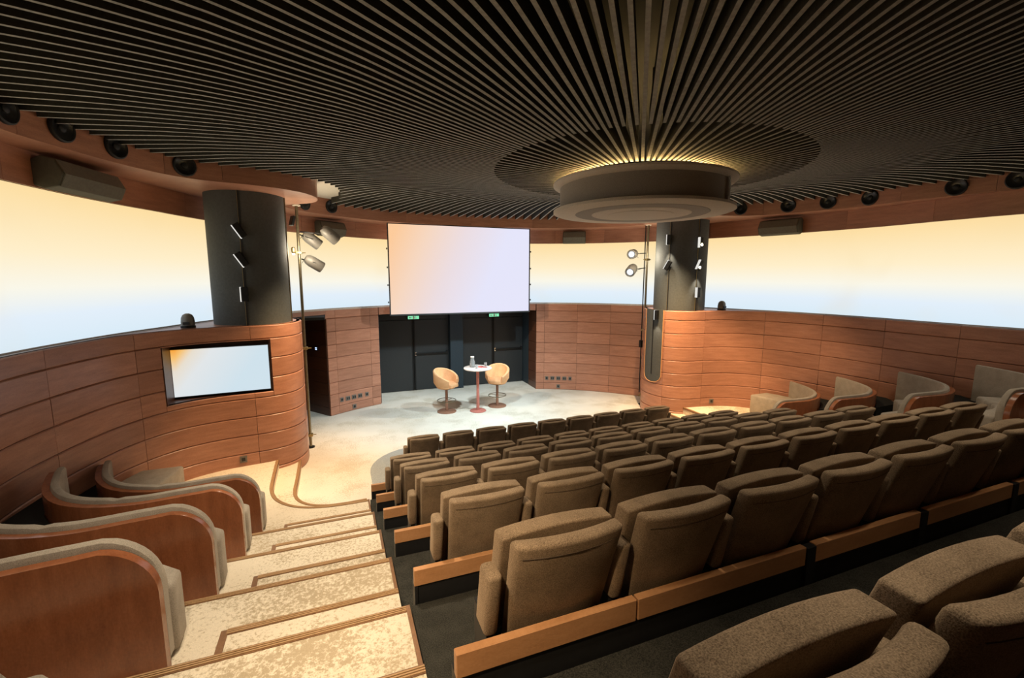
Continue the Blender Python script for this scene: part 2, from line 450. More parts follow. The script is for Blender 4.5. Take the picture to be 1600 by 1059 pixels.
def nosing(parent, path):
    """ribbed wooden strip along a tread edge; path with the tread on its right hand side"""
    MB().sweep(path, [(.010, -.035), (.010, .004), (-.038, .004), (-.038, -.01)]).build('nosing', 'nosing_wood', parent)
    mb = MB()
    for d in (-.004, -.017, -.030): mb.sweep(path, [(d + .004, .002), (d + .004, .009), (d - .003, .009), (d - .003, .002)])
    mb.build('nosing_rib', 'nosing_rib', parent)
def aisle(side):
    sg = -1 if side == 'left' else 1
    X = (lambda x: x) if sg < 0 else (lambda x: 2 * AX - x + .09 * 0)
    xe = XL if sg < 0 else XR
    def rect(xa, xb, ya, yb, z0, z1):
        x0, x1 = sorted((xa, xb)); return MB().box(x0, x1, ya, yb, z0, z1)
    xout = X(-6.6)
    xh = X(-4.0)
    def npath(xa, xb, y, z):
        # travel so that the tread (towards -y) lies on the right hand side
        x0, x1 = sorted((xa, xb)); return [(x1, y, z), (x0, y, z)][::-1] if False else [(x0, y, z), (x1, y, z)]
    for k in range(3, 9):
        z = ZK(k); y0 = AY(k + 1) - .02 if k < 8 else -7.0; y1 = AY(k)
        o = rect(xe, xout, y0, y1, ZK(k - 1) - .3, z).build('aisle_platform', 'aisle_carpet')
        tag(o, 'carpeted %s aisle platform level with row %d' % (side, k), kind='structure')
        nosing(o, npath(xe, xout, y1, z))
        o = rect(xe, xh, y1 + .004, y1 + .37, ZK(k - 1) - .05, z - .151).build('aisle_step', 'aisle_carpet')
        tag(o, 'carpeted half step in the %s aisle below row %d' % (side, k), kind='structure')
        nosing(o, npath(xe, xh, y1 + .37, z - .151))
        hs = [(xh, y1 + .37, z - .151), (xh, y1 + .02, z - .151)]
        if sg > 0: hs = hs[::-1]
        MB().sweep(hs, [(.006, -.04), (.006, .006), (-.03, .006), (-.03, 0)]).build('side_trim', 'nosing_wood', o)
    # lowest platform and its step sweep round in a curve to the wall nose
    def curved(pts, z, z0, nm, lab):
        c = catmull([(X(x), y) for x, y in pts], 6)
        poly = c + [(xout, c[-1][1]), (xout, AY(3) - .02), (xe, AY(3) - .02)]
        if nm == 'aisle_step': poly = c + [(X(-4.6), c[-1][1]), (X(-4.6), .3), (xe, .3)]
        o = MB().prism(poly, z0, z).build(nm, 'aisle_carpet'); tag(o, lab, kind='structure')
        path = [(x, y, z) for x, y in c]
        if sg < 0: path = path[::-1]
        nosing(o, path)
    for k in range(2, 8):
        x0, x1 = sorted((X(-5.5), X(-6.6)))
        o = MB().box(x0, x1, AY(k + 1) + .0, AY(k) - .1, ZK(k) - .02, ZK(k) + .015).build('shade_slab', 'void_black'); tag(o, 'black slab standing in for shade against the %s wall behind sofa %d' % (side, k - 1), kind='structure')  # black slab put in for the deep shade behind the sofa shells
    curved([(-3.08, .577), (-3.4, .58), (-3.65, .61), (-3.88, .69), (-4.08, .84), (-4.24, 1.08), (-4.32, 1.4), (-4.34, 1.75), (-4.35, 2.1), (-4.36, 2.62)],
           ZK(2), 0, 'aisle_platform', 'lowest carpeted platform of the %s aisle with curved wooden edge' % side)
    curved([(-3.08, .93), (-3.4, .92), (-3.66, .96), (-3.86, 1.08), (-3.99, 1.28), (-4.04, 1.55), (-4.04, 1.9), (-4.04, 2.3), (-4.05, 2.9)],
           ZK(2) - .151, 0, 'aisle_step', 'lowest carpeted step of the %s aisle curving to the stage' % side)
    # wooden edge strip between aisle and seating
    for k in range(2, 8):
        x0, x1 = sorted((xe, xe - sg * .02))
        o = MB().box(x0, x1, AY(k + 1), AY(k), ZK(k) - .28, ZK(k) + .012).build('trim_1', 'nosing_wood')
        tag(o, 'thin wooden edge strip beside row %d on the %s aisle' % (k, side), kind='structure')
aisle('left'); aisle('right')
for k in range(2, 9):
    y0 = AY(k + 1) if k < 8 else -7.0
    o = MB().box(XL + .03, XR - .03, y0 - .01 if k < 8 else y0, AY(k), ZK(k - 1) - .2, ZK(k)).build('seating_tier', 'row_carpet')
    tag(o, 'dark carpeted tier under seat row %d' % k if k < 8 else 'dark carpeted tier behind the last seat row', kind='structure')

# ------------------------------------------------------------------ lower wooden walls
def snap(cv, xys): return [cv.near(p) for p in xys]
SW = [(-6.06, 1.41), (-5.93, 1.7), (-5.72, 2.0), (-5.42, 2.25), (-5.05, 2.4), (-4.7, 2.46), (-4.4, 2.51), (-4.17, 2.63), (-4.02, 2.85),
      (-3.96, 3.15), (-3.98, 3.45), (-4.12, 3.75), (-4.35, 3.95), (-4.8, 4.15)]
backpts = [W(-1, p, .05) for p in range(-88, 9, 6)]
lw = Curve(catmull(backpts + SW, 6)); lw.sgn = -1       # runs back -> front along the left; room is on its right
jl = snap(lw, [W(-1, -70), W(-1, -56), W(-1, -43), W(-1, -31), W(-1, -19), W(-1, -6.5), (-6.25, .64), (-5.86, 1.8), (-4.62, 2.48), (-3.97, 3.05), (-4.8, 4.15)])
tvh = (lw.near((-5.66, 2.06)), lw.near((-4.36, 2.525)), 1.47, 2.30)
panel_wall('wall_left', lw, jl, COURSES, holes=[tvh], label='wavy red-brown wood panelled wall on the left')
rwp = mx(lw.p); rw = Curve(rwp); rw.sgn = 1
jr = snap(rw, mx([W(-1, -70), W(-1, -56), W(-1, -43), W(-1, -31), W(-1, -21)]) + [(5.95, -1.40), (6.02, -.33), (5.92, .75), (5.62, 1.85), (4.44, 2.47), (3.66, 2.85), (4.46, 4.15)])
panel_wall('wall_right', rw, jr, COURSES, label='wavy red-brown wood panelled wall on the right')
# front sections either side of the doors
fL = Curve([W(-1, 34 + i) for i in range(0, 38)]); fL.sgn = -1
jf = snap(fL, [W(-1, 34), W(-1, 47), W(-1, 59.2), W(-1, 61.2), W(-1, 69), W(-1, 71)])
panel_wall('wall_front', fL, jf, COURSES, holes=[(jf[1], jf[2], 0, 2.32)], label='wood panelled wall section left of the black doors')
fR = Curve([W(1, 34 + i) for i in range(0, 38)]); fR.sgn = 1
jf2 = snap(fR, [W(1, 34), W(1, 45.5), W(1, 53), W(1, 61), W(1, 69), W(1, 71)])
panel_wall('wall_front', fR, jf2, COURSES, label='wood panelled wall section right of the black doors')
# lintel over the doors and the wall behind the screen
fm = Curve([W(-1, 71 + i) for i in range(0, 20)] + [W(1, 90 - i) for i in range(1, 20)]); fm.sgn = -1
o = MB().add(*slab(fm, .02, fm.L - .02, 2.33, ZL, -.06, .012)).build('wall_front', 'wall_wood'); tag(o, 'dark lintel above the black doors', kind='structure')
# passage on the left: reveal and dark end
pj = W(-1, 59.2)
o = MB()
rv = Curve([pj, (pj[0] - .55, pj[1] + .75)]); rv.sgn = 1
wl = MB().add(*slab(rv, 0, rv.L, 0, 2.32, -.05, -.004)).build('wall_passage', 'joint_black'); tag(wl, 'dark wood reveal of the passage on the left', kind='structure')
for a, b in zip(COURSES[:-2], COURSES[1:-1]):
    MB().add(*slab(rv, .004, rv.L, a + .004, b - .004, -.004, .016)).build('panel', 'dark_wood', wl)
o = MB().box(-5.6, -4.0, 6.9, 7.0, 0, 2.4).build('wall_passage', 'void_black'); tag(o, 'black end of the passage on the left', kind='structure')
o = MB().box(-5.6, -5.5, 4.6, 6.9, 0, 2.4).build('wall_passage', 'void_black'); tag(o, 'black side of the passage on the left', kind='structure')
o = MB().box(-5.6, -3.6, 5.0, 7.0, 2.36, 2.42).build('ceiling_passage', 'void_black'); tag(o, 'black ceiling of the passage on the left', kind='structure')
pn = empty('touch_panel', (-3.832, 6.017, 1.60), R(-53.7))
tag(pn, 'small lit control panel in the dark passage reveal on the left', 'control panel')
MB().box(-.06, .06, -.012, .0, -.05, .05).build('plate', 'socket_black', pn)
for i in range(2):
    for j in range(2):
        MB().box(-.035 + .035 * i, -.012 + .035 * i, -.016, -.012, -.03 + .035 * j, -.007 + .035 * j).build('key', 'status_led', pn)
# ------------------------------------------------------------------ door recess
DX0, DX1, DY = -2.33, 2.07, 7.55
pr = W(1, 71)
o = MB().box(DX1, DX1 + .08, 7.0, DY + .1, 0, 2.533).build('wall_recess', 'recess_blue'); tag(o, 'blue black side of the door recess', kind='structure')
rv2 = Curve([(DX1, 7.0), (DX1 - .02, pr[1])]); rv2.sgn = -1
wl = MB().add(*slab(rv2, 0, rv2.L, 0, ZL, -.06, -.004)).build('wall_recess', 'joint_black'); tag(wl, 'dark wood reveal right of the black doors', kind='structure')
for a, b in zip(COURSES, COURSES[1:]): MB().add(*slab(rv2, .003, rv2.L, a + .004, b - .004, -.004, .014)).build('panel', 'dark_wood', wl)
o = MB().box(DX0 - .08, DX0 - .02, 6.5, DY + .1, 0, 2.533).build('wall_recess', 'recess_blue'); tag(o, 'black left side of the door recess', kind='structure')
o = MB().box(DX0 - .1, DX1 + .1, DY + .06, DY + .16, 0, 2.6).build('wall_recess', 'door_black'); tag(o, 'black wall behind the double doors', kind='structure')
o = MB().box(DX0 - .1, DX1 + .1, 6.95, DY + .1, 2.42, 2.5).build('ceiling_recess', 'void_black'); tag(o, 'black ceiling of the door recess', kind='structure')
o = MB().box(-.30, .08, 7.30, DY + .06, 0, 2.42).build('wall_pier', 'recess_blue'); tag(o, 'blue grey pier between the two pairs of black doors', kind='structure')
def double_door(n, x0, xm, x1, lab):
    d = empty('door_%d' % n, (xm, DY, 0)); tag(d, lab, 'door', kind='structure')
    for a, b, bar in ((x0, xm - .008, False), (xm + .008, x1, True)):
        lf = MB().box(a - xm, b - xm, -.05, 0, .01, 2.06).build('leaf', 'door_black', d, bevel=.006)
        if bar:
            MB().box(a - xm + .03, b - xm - .05, -.115, -.085, 1.06, 1.10).build('panic_bar', 'metal_black', lf)
            for x in (a - xm + .04, b - xm - .06): MB().box(x - .02, x + .02, -.10, -.05, 1.03, 1.13).build('bar_bracket', 'chrome' if x < .3 else 'metal_black', lf)
        MB().box((a if bar else b - .04) - xm, (a + .04 if bar else b) - xm, -.056, -.05, .01, 2.06).build('edge_strip', 'metal_black', lf)
    MB().box(x0 - xm, x1 - xm, -.05, .02, 2.07, 2.42).build('overpanel', 'door_black', d)
    return d
double_door(1, DX0 + .01, -1.33, -.31, 'left pair of black doors with a panic bar behind the stools')
double_door(2, .09, 1.08, DX1 - .01, 'right pair of black doors with a panic bar beyond the table')
for x, lab in ((-1.33, 'small green exit sign above the left black doors'), (1.08, 'small green exit sign above the right black doors')):
    e = empty('exit_sign', (x, DY - .16, 2.085)); tag(e, lab, 'exit sign')
    MB().box(-.17, .17, 0, .105, 0, .11).build('casing', 'metal_black', e)
    MB().box(-.155, .155, -.004, 0, .012, .098).build('face', 'exit_green', e)
    # running figure, arrow and doorway marks
    MB().box(-.02, .03, -.007, -.004, .02, .09).build('doorway_mark', 'white_plastic', e)
    MB().add([(-.13, -.007, .055), (-.09, -.007, .085), (-.09, -.007, .064), (-.045, -.007, .064), (-.045, -.007, .046), (-.09, -.007, .046), (-.09, -.007, .025),
              (-.13, -.004, .055), (-.09, -.004, .085), (-.09, -.004, .064), (-.045, -.004, .064), (-.045, -.004, .046), (-.09, -.004, .046), (-.09, -.004, .025)],
             [(0, 1, 2, 3, 4, 5, 6)] + [(i, (i + 1) % 7, 7 + (i + 1) % 7, 7 + i) for i in range(7)]).build('arrow', 'white_plastic', e)
    MB().box(.06, .075, -.007, -.004, .02, .09).build('figure', 'white_plastic', e)
# ------------------------------------------------------------------ ledge, panorama screens, upper band, soffit, fascia
allw = Curve([W(-1, p) for p in range(-88, 91, 2)] + [W(1, 90 - p) for p in range(2, 179, 2)]); allw.sgn = -1
o = MB().add(*slab(allw, 0, allw.L, -.02, 5.3, -.35, -.20, .3)).build('wall_outer', 'joint_black')
# opening for doors and passage: outer wall only above the doors, so rebuild in pieces
bpy.data.objects.remove(o, do_unlink=True)
sA, sB, sC, sD = allw.near(W(-1, 46)), allw.near(W(-1, 60)), allw.near(W(-1, 70)), allw.near(W(1, 70))
mb = MB()
for r in cutrects((0, allw.L, -.02, 5.3), [(sA, sB, -1, 2.36), (sC, sD, -1, 2.45)]): mb.add(*slab(allw, r[0], r[1], r[2], r[3], -.30, -.12, .25))
o = mb.build('wall_outer', 'joint_black'); tag(o, 'dark outer shell of the round room', kind='structure')
o = MB().add(*slab(allw, 0, allw.L, ZL - .02, ZL + .004, -.12, .03, .2)).build('trim_2', 'ledge_grey'); tag(o, 'thin ledge along the foot of the panorama screens', kind='structure')
# ledge caps filling the noses between the screen wall and the wavy wall
for sg, nm in ((-1, 'left'), (1, 'right')):
    front = [p for p in catmull(SW, 6)]
    poly = front + [W(-1, p) for p in range(44, 12, -3)]
    if sg > 0: poly = mx(poly)
    o = MB().prism(poly, ZL - .03, ZL).build('trim_3', 'wall_wood'); tag(o, 'wooden top of the %s wall nose around the column' % nm, kind='structure')
for cvp, lab in (([W(-1, p) for p in range(-22, 79, 2)], 'curved panorama screen glowing cream to pale blue on the left'),
                 ([W(1, p) for p in range(-30, 79, 2)], 'curved panorama screen glowing cream to pale blue on the right')):
    c = Curve(cvp); c.sgn = -1 if cvp[0][0] < AX else 1
    e = empty('panorama_screen', (0, 0, 0)); tag(e, lab, 'screen')
    MB().add(*slab(c, .0, c.L, ZL + .02, ZB, -.06, -.03, .12)).build('screen_surface', 'panorama_image', e, smooth=True)
    MB().add(*slab(c, .0, c.L, ZL + .004, ZL + .022, -.06, -.015, .2)).build('bottom_channel', 'ledge_grey', e)
for sg, p0 in ((-1, -22), (1, -30)):
    c = Curve([W(sg, p) for p in range(-90, p0 + 1, 2)]); c.sgn = -1 if sg < 0 else 1
    o = MB().add(*slab(c, 0, c.L, ZL, ZB, -.06, -.03, .3)).build('wall_back', 'dark_wood'); tag(o, 'dark upper wall at the back of the room', kind='structure')
def band(name, cv, joints, z0, z1, lab, mat='wall_wood'):
    wl = MB().add(*slab(cv, joints[0], joints[-1], z0 + .035, z1, -.1, -.004, .2)).build(name, 'joint_black'); tag(wl, lab, kind='structure')
    for a, b in zip(joints, joints[1:]):
        MB().add(*slab(cv, a + .002, b - .002, z0, z1, -.004, .014, .12)).build('panel', mat, wl, smooth=True)
nb = 30
band('trim_4', allw, [allw.L * i / nb for i in range(nb + 1)], ZB, ZS, 'wood panelled band above the panorama screens')
LOBE = [(-6.02, -.6), (-6.03, .05), (-5.85, .62), (-5.6, 1.2), (-5.35, 1.6), (-5.1, 1.83), (-4.8, 1.95), (-4.4, 2.02), (-4.0, 2.2), (-3.7, 2.5), (-3.57, 2.95), (-3.66, 3.4),
        (-3.94, 3.68), (-4.18, 4.0), (-4.0, 4.45), (-3.65, 4.83), (-3.32, 5.1), (-2.95, 5.34), (-2.13, 5.72), (-1.2, 5.9), (-.17, 5.96)]
BACKP = [(-6.3, -2.2), (-5.9, -3.7), (-4.9, -5.1), (-3.4, -6.05), (-1.8, -6.5), (-.17, -6.6)]
leftf = BACKP[::-1] + LOBE
FASC = leftf + mx(leftf)[-2:0:-1]
fpts = catmull(FASC, 6, True); fasc = Curve(fpts + [fpts[0]]); fasc.sgn = -1
nf = 36
jn = sorted(snap(fasc, [(-5.3, 1.66), (-4.72, 1.96), (-3.2, 5.18), (-6.25, -1.4)]) + snap(fasc, [(4.98, 1.6), (5.63, -.5), (5.9, -1.6)]))
js = sorted(set([0.] + jn + [fasc.L]))
full = []
for a, b in zip(js, js[1:]):
    m_ = max(1, round((b - a) / 1.6)); full += [a + (b - a) * i / m_ for i in range(m_)]
full.append(fasc.L)
band('trim_5', fasc, full, ZS, 5.0, 'wood fascia ring with round loudspeakers around the ceiling')
# soffit: ring polygon between fascia and wall
ring_out = [W(-1, p) for p in range(-90, 91, 3)] + [W(1, 90 - p) for p in range(3, 180, 3)]
me = bpy.data.meshes.new('ceiling_soffit'); bm = bmesh.new()
e1 = []; vs = [bm.verts.new((x, y, ZS)) for x, y in fpts]; e1 += [bm.edges.new((vs[i], vs[(i + 1) % len(vs)])) for i in range(len(vs))]
vs2 = [bm.verts.new((x * 1.02, y * 1.02, ZS)) for x, y in ring_out]; e1 += [bm.edges.new((vs2[i], vs2[(i + 1) % len(vs2)])) for i in range(len(vs2))]
bmesh.ops.triangle_fill(bm, use_beauty=True, use_dissolve=False, edges=e1)
rr_ = bmesh.ops.extrude_face_region(bm, geom=bm.faces[:])
bmesh.ops.translate(bm, verts=[g for g in rr_['geom'] if isinstance(g, bmesh.types.BMVert)], vec=(0, 0, .03))
bmesh.ops.recalc_face_normals(bm, faces=bm.faces[:]); bm.to_mesh(me); bm.free()
o = link('ceiling_soffit', me, 'wall_wood'); tag(o, 'wooden soffit under the fascia ring', kind='structure')
# ------------------------------------------------------------------ slatted ceiling
DC = (-.2, -1.25); ND = 208
ce = MB().box(-8, 8, -8, 9, 5.22, 5.32).build('ceiling', 'void_black'); tag(ce, 'dark ceiling behind radiating grey slats', kind='structure')
def zs(r):
    T = [(.5, 4.34), (.95, 4.36), (1.6, 4.42), (2., 4.475), (3., 4.625), (4., 4.73), (5., 4.78), (6., 4.79), (7.3, 4.78), (9, 4.77)]
    for (a, za), (b, zb) in zip(T, T[1:]):
        if r <= b: return za + (zb - za) * (r - a) / (b - a)
    return T[-1][1]
# slat ends follow the fascia but clear the lobes around the columns
LOBE2 = [(-6.02, -.6), (-6.03, .05), (-5.85, .62), (-5.6, 1.2), (-5.35, 1.6), (-5.1, 1.83), (-4.8, 1.95), (-4.4, 2.02), (-4.0, 2.2), (-3.6, 2.5), (-3.3, 2.95), (-3.2, 3.5),
         (-3.2, 4.1), (-3.3, 4.6), (-3.34, 4.9), (-3.2, 5.15), (-2.95, 5.34), (-2.13, 5.72), (-1.2, 5.9), (-.17, 5.96)]
l2 = BACKP[::-1] + LOBE2
ends = catmull(l2 + mx(l2)[-2:0:-1], 6, True)
def ray_end(a):
    d = (math.sin(a), math.cos(a)); best = 9
    for i in range(len(ends)):
        p, q_ = ends[i], ends[(i + 1) % len(ends)]
        ex, ey = q_[0] - p[0], q_[1] - p[1]; det = d[0] * -ey + ex * d[1]
        if abs(det) < 1e-9: continue
        rx, ry = p[0] - DC[0], p[1] - DC[1]
        t = (rx * -ey + ex * ry) / det; u = (d[0] * ry - d[1] * rx) / det
        if t > .5 and -1e-6 <= u <= 1: best = min(best, t)
    return best
for i in range(ND):
    a = 2 * math.pi * (i + .25) / ND; r0 = .78 if i % 2 else 1.6; r1 = ray_end(a) - .03
    n = 12; V = []; F = []; d = Vector((math.sin(a), math.cos(a))); t = Vector((d.y, -d.x)) * .0135
    for k in range(n + 1):
        r = r0 + (r1 - r0) * k / n; z = zs(r); x, y = DC[0] + d.x * r, DC[1] + d.y * r
        V += [(x - t.x, y - t.y, z), (x + t.x, y + t.y, z), (x + t.x, y + t.y, z + .12), (x - t.x, y - t.y, z + .12)]
    for k in range(n):
        for j in range(4): F.append((4 * k + j, 4 * k + (j + 1) % 4, 4 * k + 4 + (j + 1) % 4, 4 * k + 4 + j))
    F += [(0, 3, 2, 1), (4 * n, 4 * n + 1, 4 * n + 2, 4 * n + 3)]
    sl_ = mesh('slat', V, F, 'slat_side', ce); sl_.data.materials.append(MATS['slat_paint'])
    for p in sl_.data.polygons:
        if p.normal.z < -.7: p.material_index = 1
for sg, nm in ((-1, 'left'), (1, 'right')):
    pl = [(-4.3, 2.1), (-3.5, 2.3), (-3.1, 3.0), (-3.0, 4.2), (-3.1, 5.2), (-4.4, 5.0)]
    if sg > 0: pl = mx(pl)
    o = MB().prism(pl, 4.90, 4.93).build('ceiling_patch', 'pale_plaster'); tag(o, 'pale ceiling panel between the slats and the %s column' % nm, kind='structure')
# central drum
dr = empty('ceiling_drum', (DC[0], DC[1], 3.98)); tag(dr, 'large round grey drum hanging from the slatted ceiling with warm light above', 'ceiling drum')
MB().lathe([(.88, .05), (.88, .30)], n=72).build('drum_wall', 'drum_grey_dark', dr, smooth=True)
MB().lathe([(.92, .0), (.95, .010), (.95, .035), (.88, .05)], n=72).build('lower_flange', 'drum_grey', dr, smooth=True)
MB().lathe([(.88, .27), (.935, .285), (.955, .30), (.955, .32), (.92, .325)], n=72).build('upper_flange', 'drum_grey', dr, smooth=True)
MB().lathe([(.70, -.004), (.72, .006)], n=64).build('inner_ring', 'drum_grey_dark', dr)
MB().lathe([(.52, -.009), (.54, .003)], n=64).build('centre_disc', 'drum_grey', dr)
MB().lathe([(.34, -.013), (.35, .0)], n=64).build('grille', 'drum_grey', dr)
a = R(100); MB().box(.875, .905, -.02, .02, .03, .30).build('seam_bracket', 'chrome', dr).rotation_euler = (0, 0, R(-62))
MB().torus((0, 0, .345), .72, .02, 64, 6).build('cove_lamp', 'cove_glow', dr)
for k in range(6):
    a = 2 * math.pi * k / 6; MB().tube((.6 * math.cos(a), .6 * math.sin(a), .32), (.6 * math.cos(a), .6 * math.sin(a), 1.24), .012).build('hanger', 'metal_black', dr)
# ------------------------------------------------------------------ columns with tracks and small lamps
CLX, CLY, CR = -4.64, 3.12, .575
def column(cx, side):
    c = empty('column', (cx, CLY, 0)); tag(c, 'thick dark grey fabric covered column on the %s' % side, 'column', kind='structure')
    MB().lathe([(CR, ZL - .06), (CR, 4.72)], n=64).build('shaft', 'column_fabric', c, smooth=True)
    return c
colL = column(CLX, 'left'); colR = column(4.26, 'right')
def track(cx, ang, z0, z1, par):
    x, y = math.sin(ang) * CR, math.cos(ang) * CR
    t = MB().box(-.012, .012, -.006, .012, z0, z1).build('track', 'soft_black', par); t.location = (x, y, 0); t.rotation_euler = (0, 0, -ang)
    g = MB().box(.012, .018, -.003, .010, z0, z1).build('track_edge', 'brass', par); g.location = (x, y, 0); g.rotation_euler = (0, 0, -ang)
def column_lamp(cx, ang, z, tilt, lab, glow=0, watts=0, rr=CR + .02):
    x, y = cx + math.sin(ang) * rr, CLY + math.cos(ang) * rr
    e = empty('column_lamp', (x, y, z), -ang); tag(e, lab, 'lamp')
    MB().box(-.02, .02, -.015, .03, -.03, .03).build('mount', 'metal_black', e)
    h = MB().box(-.045, .045, .02, .075, -.11, .11).build('head', 'metal_black', e, bevel=.008)
    h.rotation_euler = (0, tilt, 0)
    f = MB().box(.045, .058, .016, .080, -.112, .112).build('face', 'strip_glow', h)
    if glow: MB().lathe([(.028, 0), (.028, .008)], (0, .078, -.05), 16, (0, 1, 0)).build('lens', 'lamp_glow', h)
    if watts:
        l = spot('column_lamp_light', (x + math.sin(ang) * .14, y + math.cos(ang) * .14, z - .1), (cx + math.sin(ang) * CR, CLY + math.cos(ang) * CR, z - .9), watts, SOFT, 55, .7, .02)
AL = R(181); ALb = R(98)
track(CLX, AL, ZL, ZS, colL); track(CLX, ALb, ZL, ZS, colL)
for z, t in ((3.98, R(32)), (3.55, R(32)), (3.02, 0)):
    pos = {3.98: 'topmost', 3.55: 'middle', 3.02: 'lowest'}[z]
    column_lamp(CLX, AL, z, t, 'slim white fronted lamp, %s of three on the left column' % pos)
CRX = 4.26
track(CRX, R(246), ZL, ZS, colR); track(CRX, R(183), ZL, ZS, colR)
column_lamp(CRX, R(246), 4.12, 0, 'small black lamp high on the inner track of the right column', 0, 35)
column_lamp(CRX, R(246), 3.55, R(-30), 'tilted lamp half way up the inner track of the right column')
column_lamp(CRX, R(262), 2.42, 0, 'black lamp low on the right column above the dark slot', 0, 8, .665)
column_lamp(CRX, R(183), 4.05, 0, 'small glowing lamp near the top of the right column', 1)
column_lamp(CRX, R(183), 3.55, R(-25), 'bright glowing lamp half way up the right column', 1, 30)
column_lamp(CRX, R(183), 2.95, 0, 'unlit lamp on the right column just above the wood')
# dark slot in the right wall nose
sl = Curve(rw.p); sl.sgn = 1
s0, s1 = rw.near((3.63, 3.46)), rw.near((3.68, 2.90))
if s0 > s1: s0, s1 = s1, s0
V = []; F = []; n = 14; mbx = MB()
for i in range(n + 1):
    u = i / n; d = s0 + (s1 - s0) * u; zb = .98 - .17 * math.sqrt(max(0, 1 - (2 * u - 1) ** 2))
    a = rw.off(d, .0); b = rw.off(d, .024); V += [(*a, zb), (*b, zb), (*b, ZL + .01), (*a, ZL + .01)]
for i in range(n):
    for j in range(4): F.append((4 * i + j, 4 * i + (j + 1) % 4, 4 * i + 4 + (j + 1) % 4, 4 * i + 4 + j))
F += [(0, 3, 2, 1), (4 * n, 4 * n + 1, 4 * n + 2, 4 * n + 3)]
slo = mesh('wall_slot', V, F, 'column_fabric'); tag(slo, 'tall dark round ended slot in the right wall nose', kind='structure')
dm = (s0 + s1) / 2
MB().add(*slab(rw, dm - .012, dm + .012, 1.0, ZL, .024, .034)).build('track', 'soft_black', slo)
edge = [(*rw.off(s0 + (s1 - s0) * i / n, .026), .98 - .17 * math.sqrt(max(0, 1 - (2 * i / n - 1) ** 2))) for i in range(n + 1)]
edge = [(*rw.off(s0, .026), ZL)] + edge + [(*rw.off(s1, .026), ZL)]
mbx = MB()
for p, q_ in zip(edge, edge[1:]):
    if (Vector(p) - Vector(q_)).length > .003: mbx.tube(p, q_, .010, n=6)
mbx.build('slot_trim', 'rail_wood', slo)
# ------------------------------------------------------------------ main screen
ms = empty('main_screen', (-.25, 5.97, 2.36)); tag(ms, 'large flat main screen glowing peach to lavender above the doors', 'screen')
MB().box(-1.85, 1.85, 0, .03, .0, 2.19).build('screen_surface', 'main_image', ms)
for x0, x1, z0, z1 in ((-1.875, -1.85, -.03, 2.21), (1.85, 1.875, -.03, 2.21), (-1.85, 1.85, -.035, 0), (-1.85, 1.85, 2.19, 2.21)):
    MB().box(x0, x1, -.02, .04, z0, z1).build('frame', 'frame_dark', ms)
for sx in (-1, 1):
    for z in (.3, .72, 1.15, 1.6):
        MB().box(*sorted((sx * 1.885, sx * 1.91)), -.01, .03, z - .02, z + .02).build('tension_clip', 'metal_black', ms)
for x in (-1.5, 0, 1.5): MB().box(x - .03, x + .03, .04, .75 - abs(x) * .05, 2.0, 2.06).build('bracket', 'metal_black', ms)
# ------------------------------------------------------------------ television in its niche
pa = lw.off(tvh[0], 0); pb = lw.off(tvh[1], 0)
ta = Vector((pb[0] - pa[0], pb[1] - pa[1])); ln = ta.length; ta.normalize(); nv = Vector((-ta.y, ta.x))    # nv points away from the room
tv0, tv1 = Vector((-5.665, 2.42)), Vector((-4.385, 2.53)); ln = (tv1 - tv0).length + .10
tv = empty('television', (tv0.x, tv0.y, 1.495), math.atan2((tv1 - tv0).y, (tv1 - tv0).x))
tag(tv, 'wide flat television with orange corner glow in the left wall niche', 'television')
MB().box(.0, ln - .10, .0, .05, .0, .735).build('casing', 'frame_dark', tv)
MB().box(.012, ln - .112, -.006, .0, .014, .721).build('display', 'tv_image', tv)
nc = MB()
def quad3(A, B, C, D): nc.add([A, B, C, D], [(0, 1, 2, 3)])
z0, z1 = 1.47, 2.30
ia = (pa[0] - .02, 2.50); ib = (pb[0] + .02, 2.62)
nm = 12
nich = MB()
def hexa(poly, za, zb): nich.prism(poly, za, zb)
front = [lw.off(tvh[0] + (tvh[1] - tvh[0]) * i / nm, .0) for i in range(nm + 1)]
nich.prism(front + [ib, ia], z0 - .02, z0); nich.prism(front + [ib, ia], z1, z1 + .02)
def wallseg(p, q_, t=.02):
    v = Vector((q_[0] - p[0], q_[1] - p[1])).normalized(); nn = Vector((-v.y, v.x)) * t
    nich.prism([p, q_, (q_[0] + nn.x, q_[1] + nn.y), (p[0] + nn.x, p[1] + nn.y)], z0 - .02, z1 + .02)
wallseg(pa, ia, -.02); wallseg(ib, pb, -.02); wallseg(ia, ib)
o = nich.build('wall_niche', 'dark_wood'); tag(o, 'dark wooden niche around the television', kind='structure')
# ------------------------------------------------------------------ lighting poles and stage spotlights
def pole(x, y, lab):
    e = empty('lighting_pole', (x, y, 0)); tag(e, lab, 'pole')
    MB().tube((0, 0, .02), (0, 0, ZS), .026, n=16).build('tube', 'metal_dark', e, smooth=True)
    MB().tube((.0, .10, .3), (.0, .10, ZS), .014, n=10).build('conduit', 'metal_black', e, smooth=True)
    MB().lathe([(.07, 0), (.07, .02), (.03, .03)], n=20).build('foot', 'metal_black', e)
    MB().lathe([(.07, ZS - .02), (.07, ZS)], n=20).build('head_plate', 'pale_plaster', e)
    for z in (.25, 1.95, 3.72):
        c = MB().box(-.05, .05, -.05, .05, z - .025, z + .025).build('clamp', 'brass', e, bevel=.006)
        MB().tube((-.11, 0, z), (.11, 0, z), .008, n=8).build('clamp_bolt', 'brass', c)
    MB().box(-.06, .0, .03, .11, 1.50, 1.68).build('socket_box', 'metal_black', e)
    return e
pole(-3.94, 3.77, 'slim dark metal lighting pole in front of the left column')
pole(3.94, 3.95, 'slim dark metal lighting pole beside the right column')
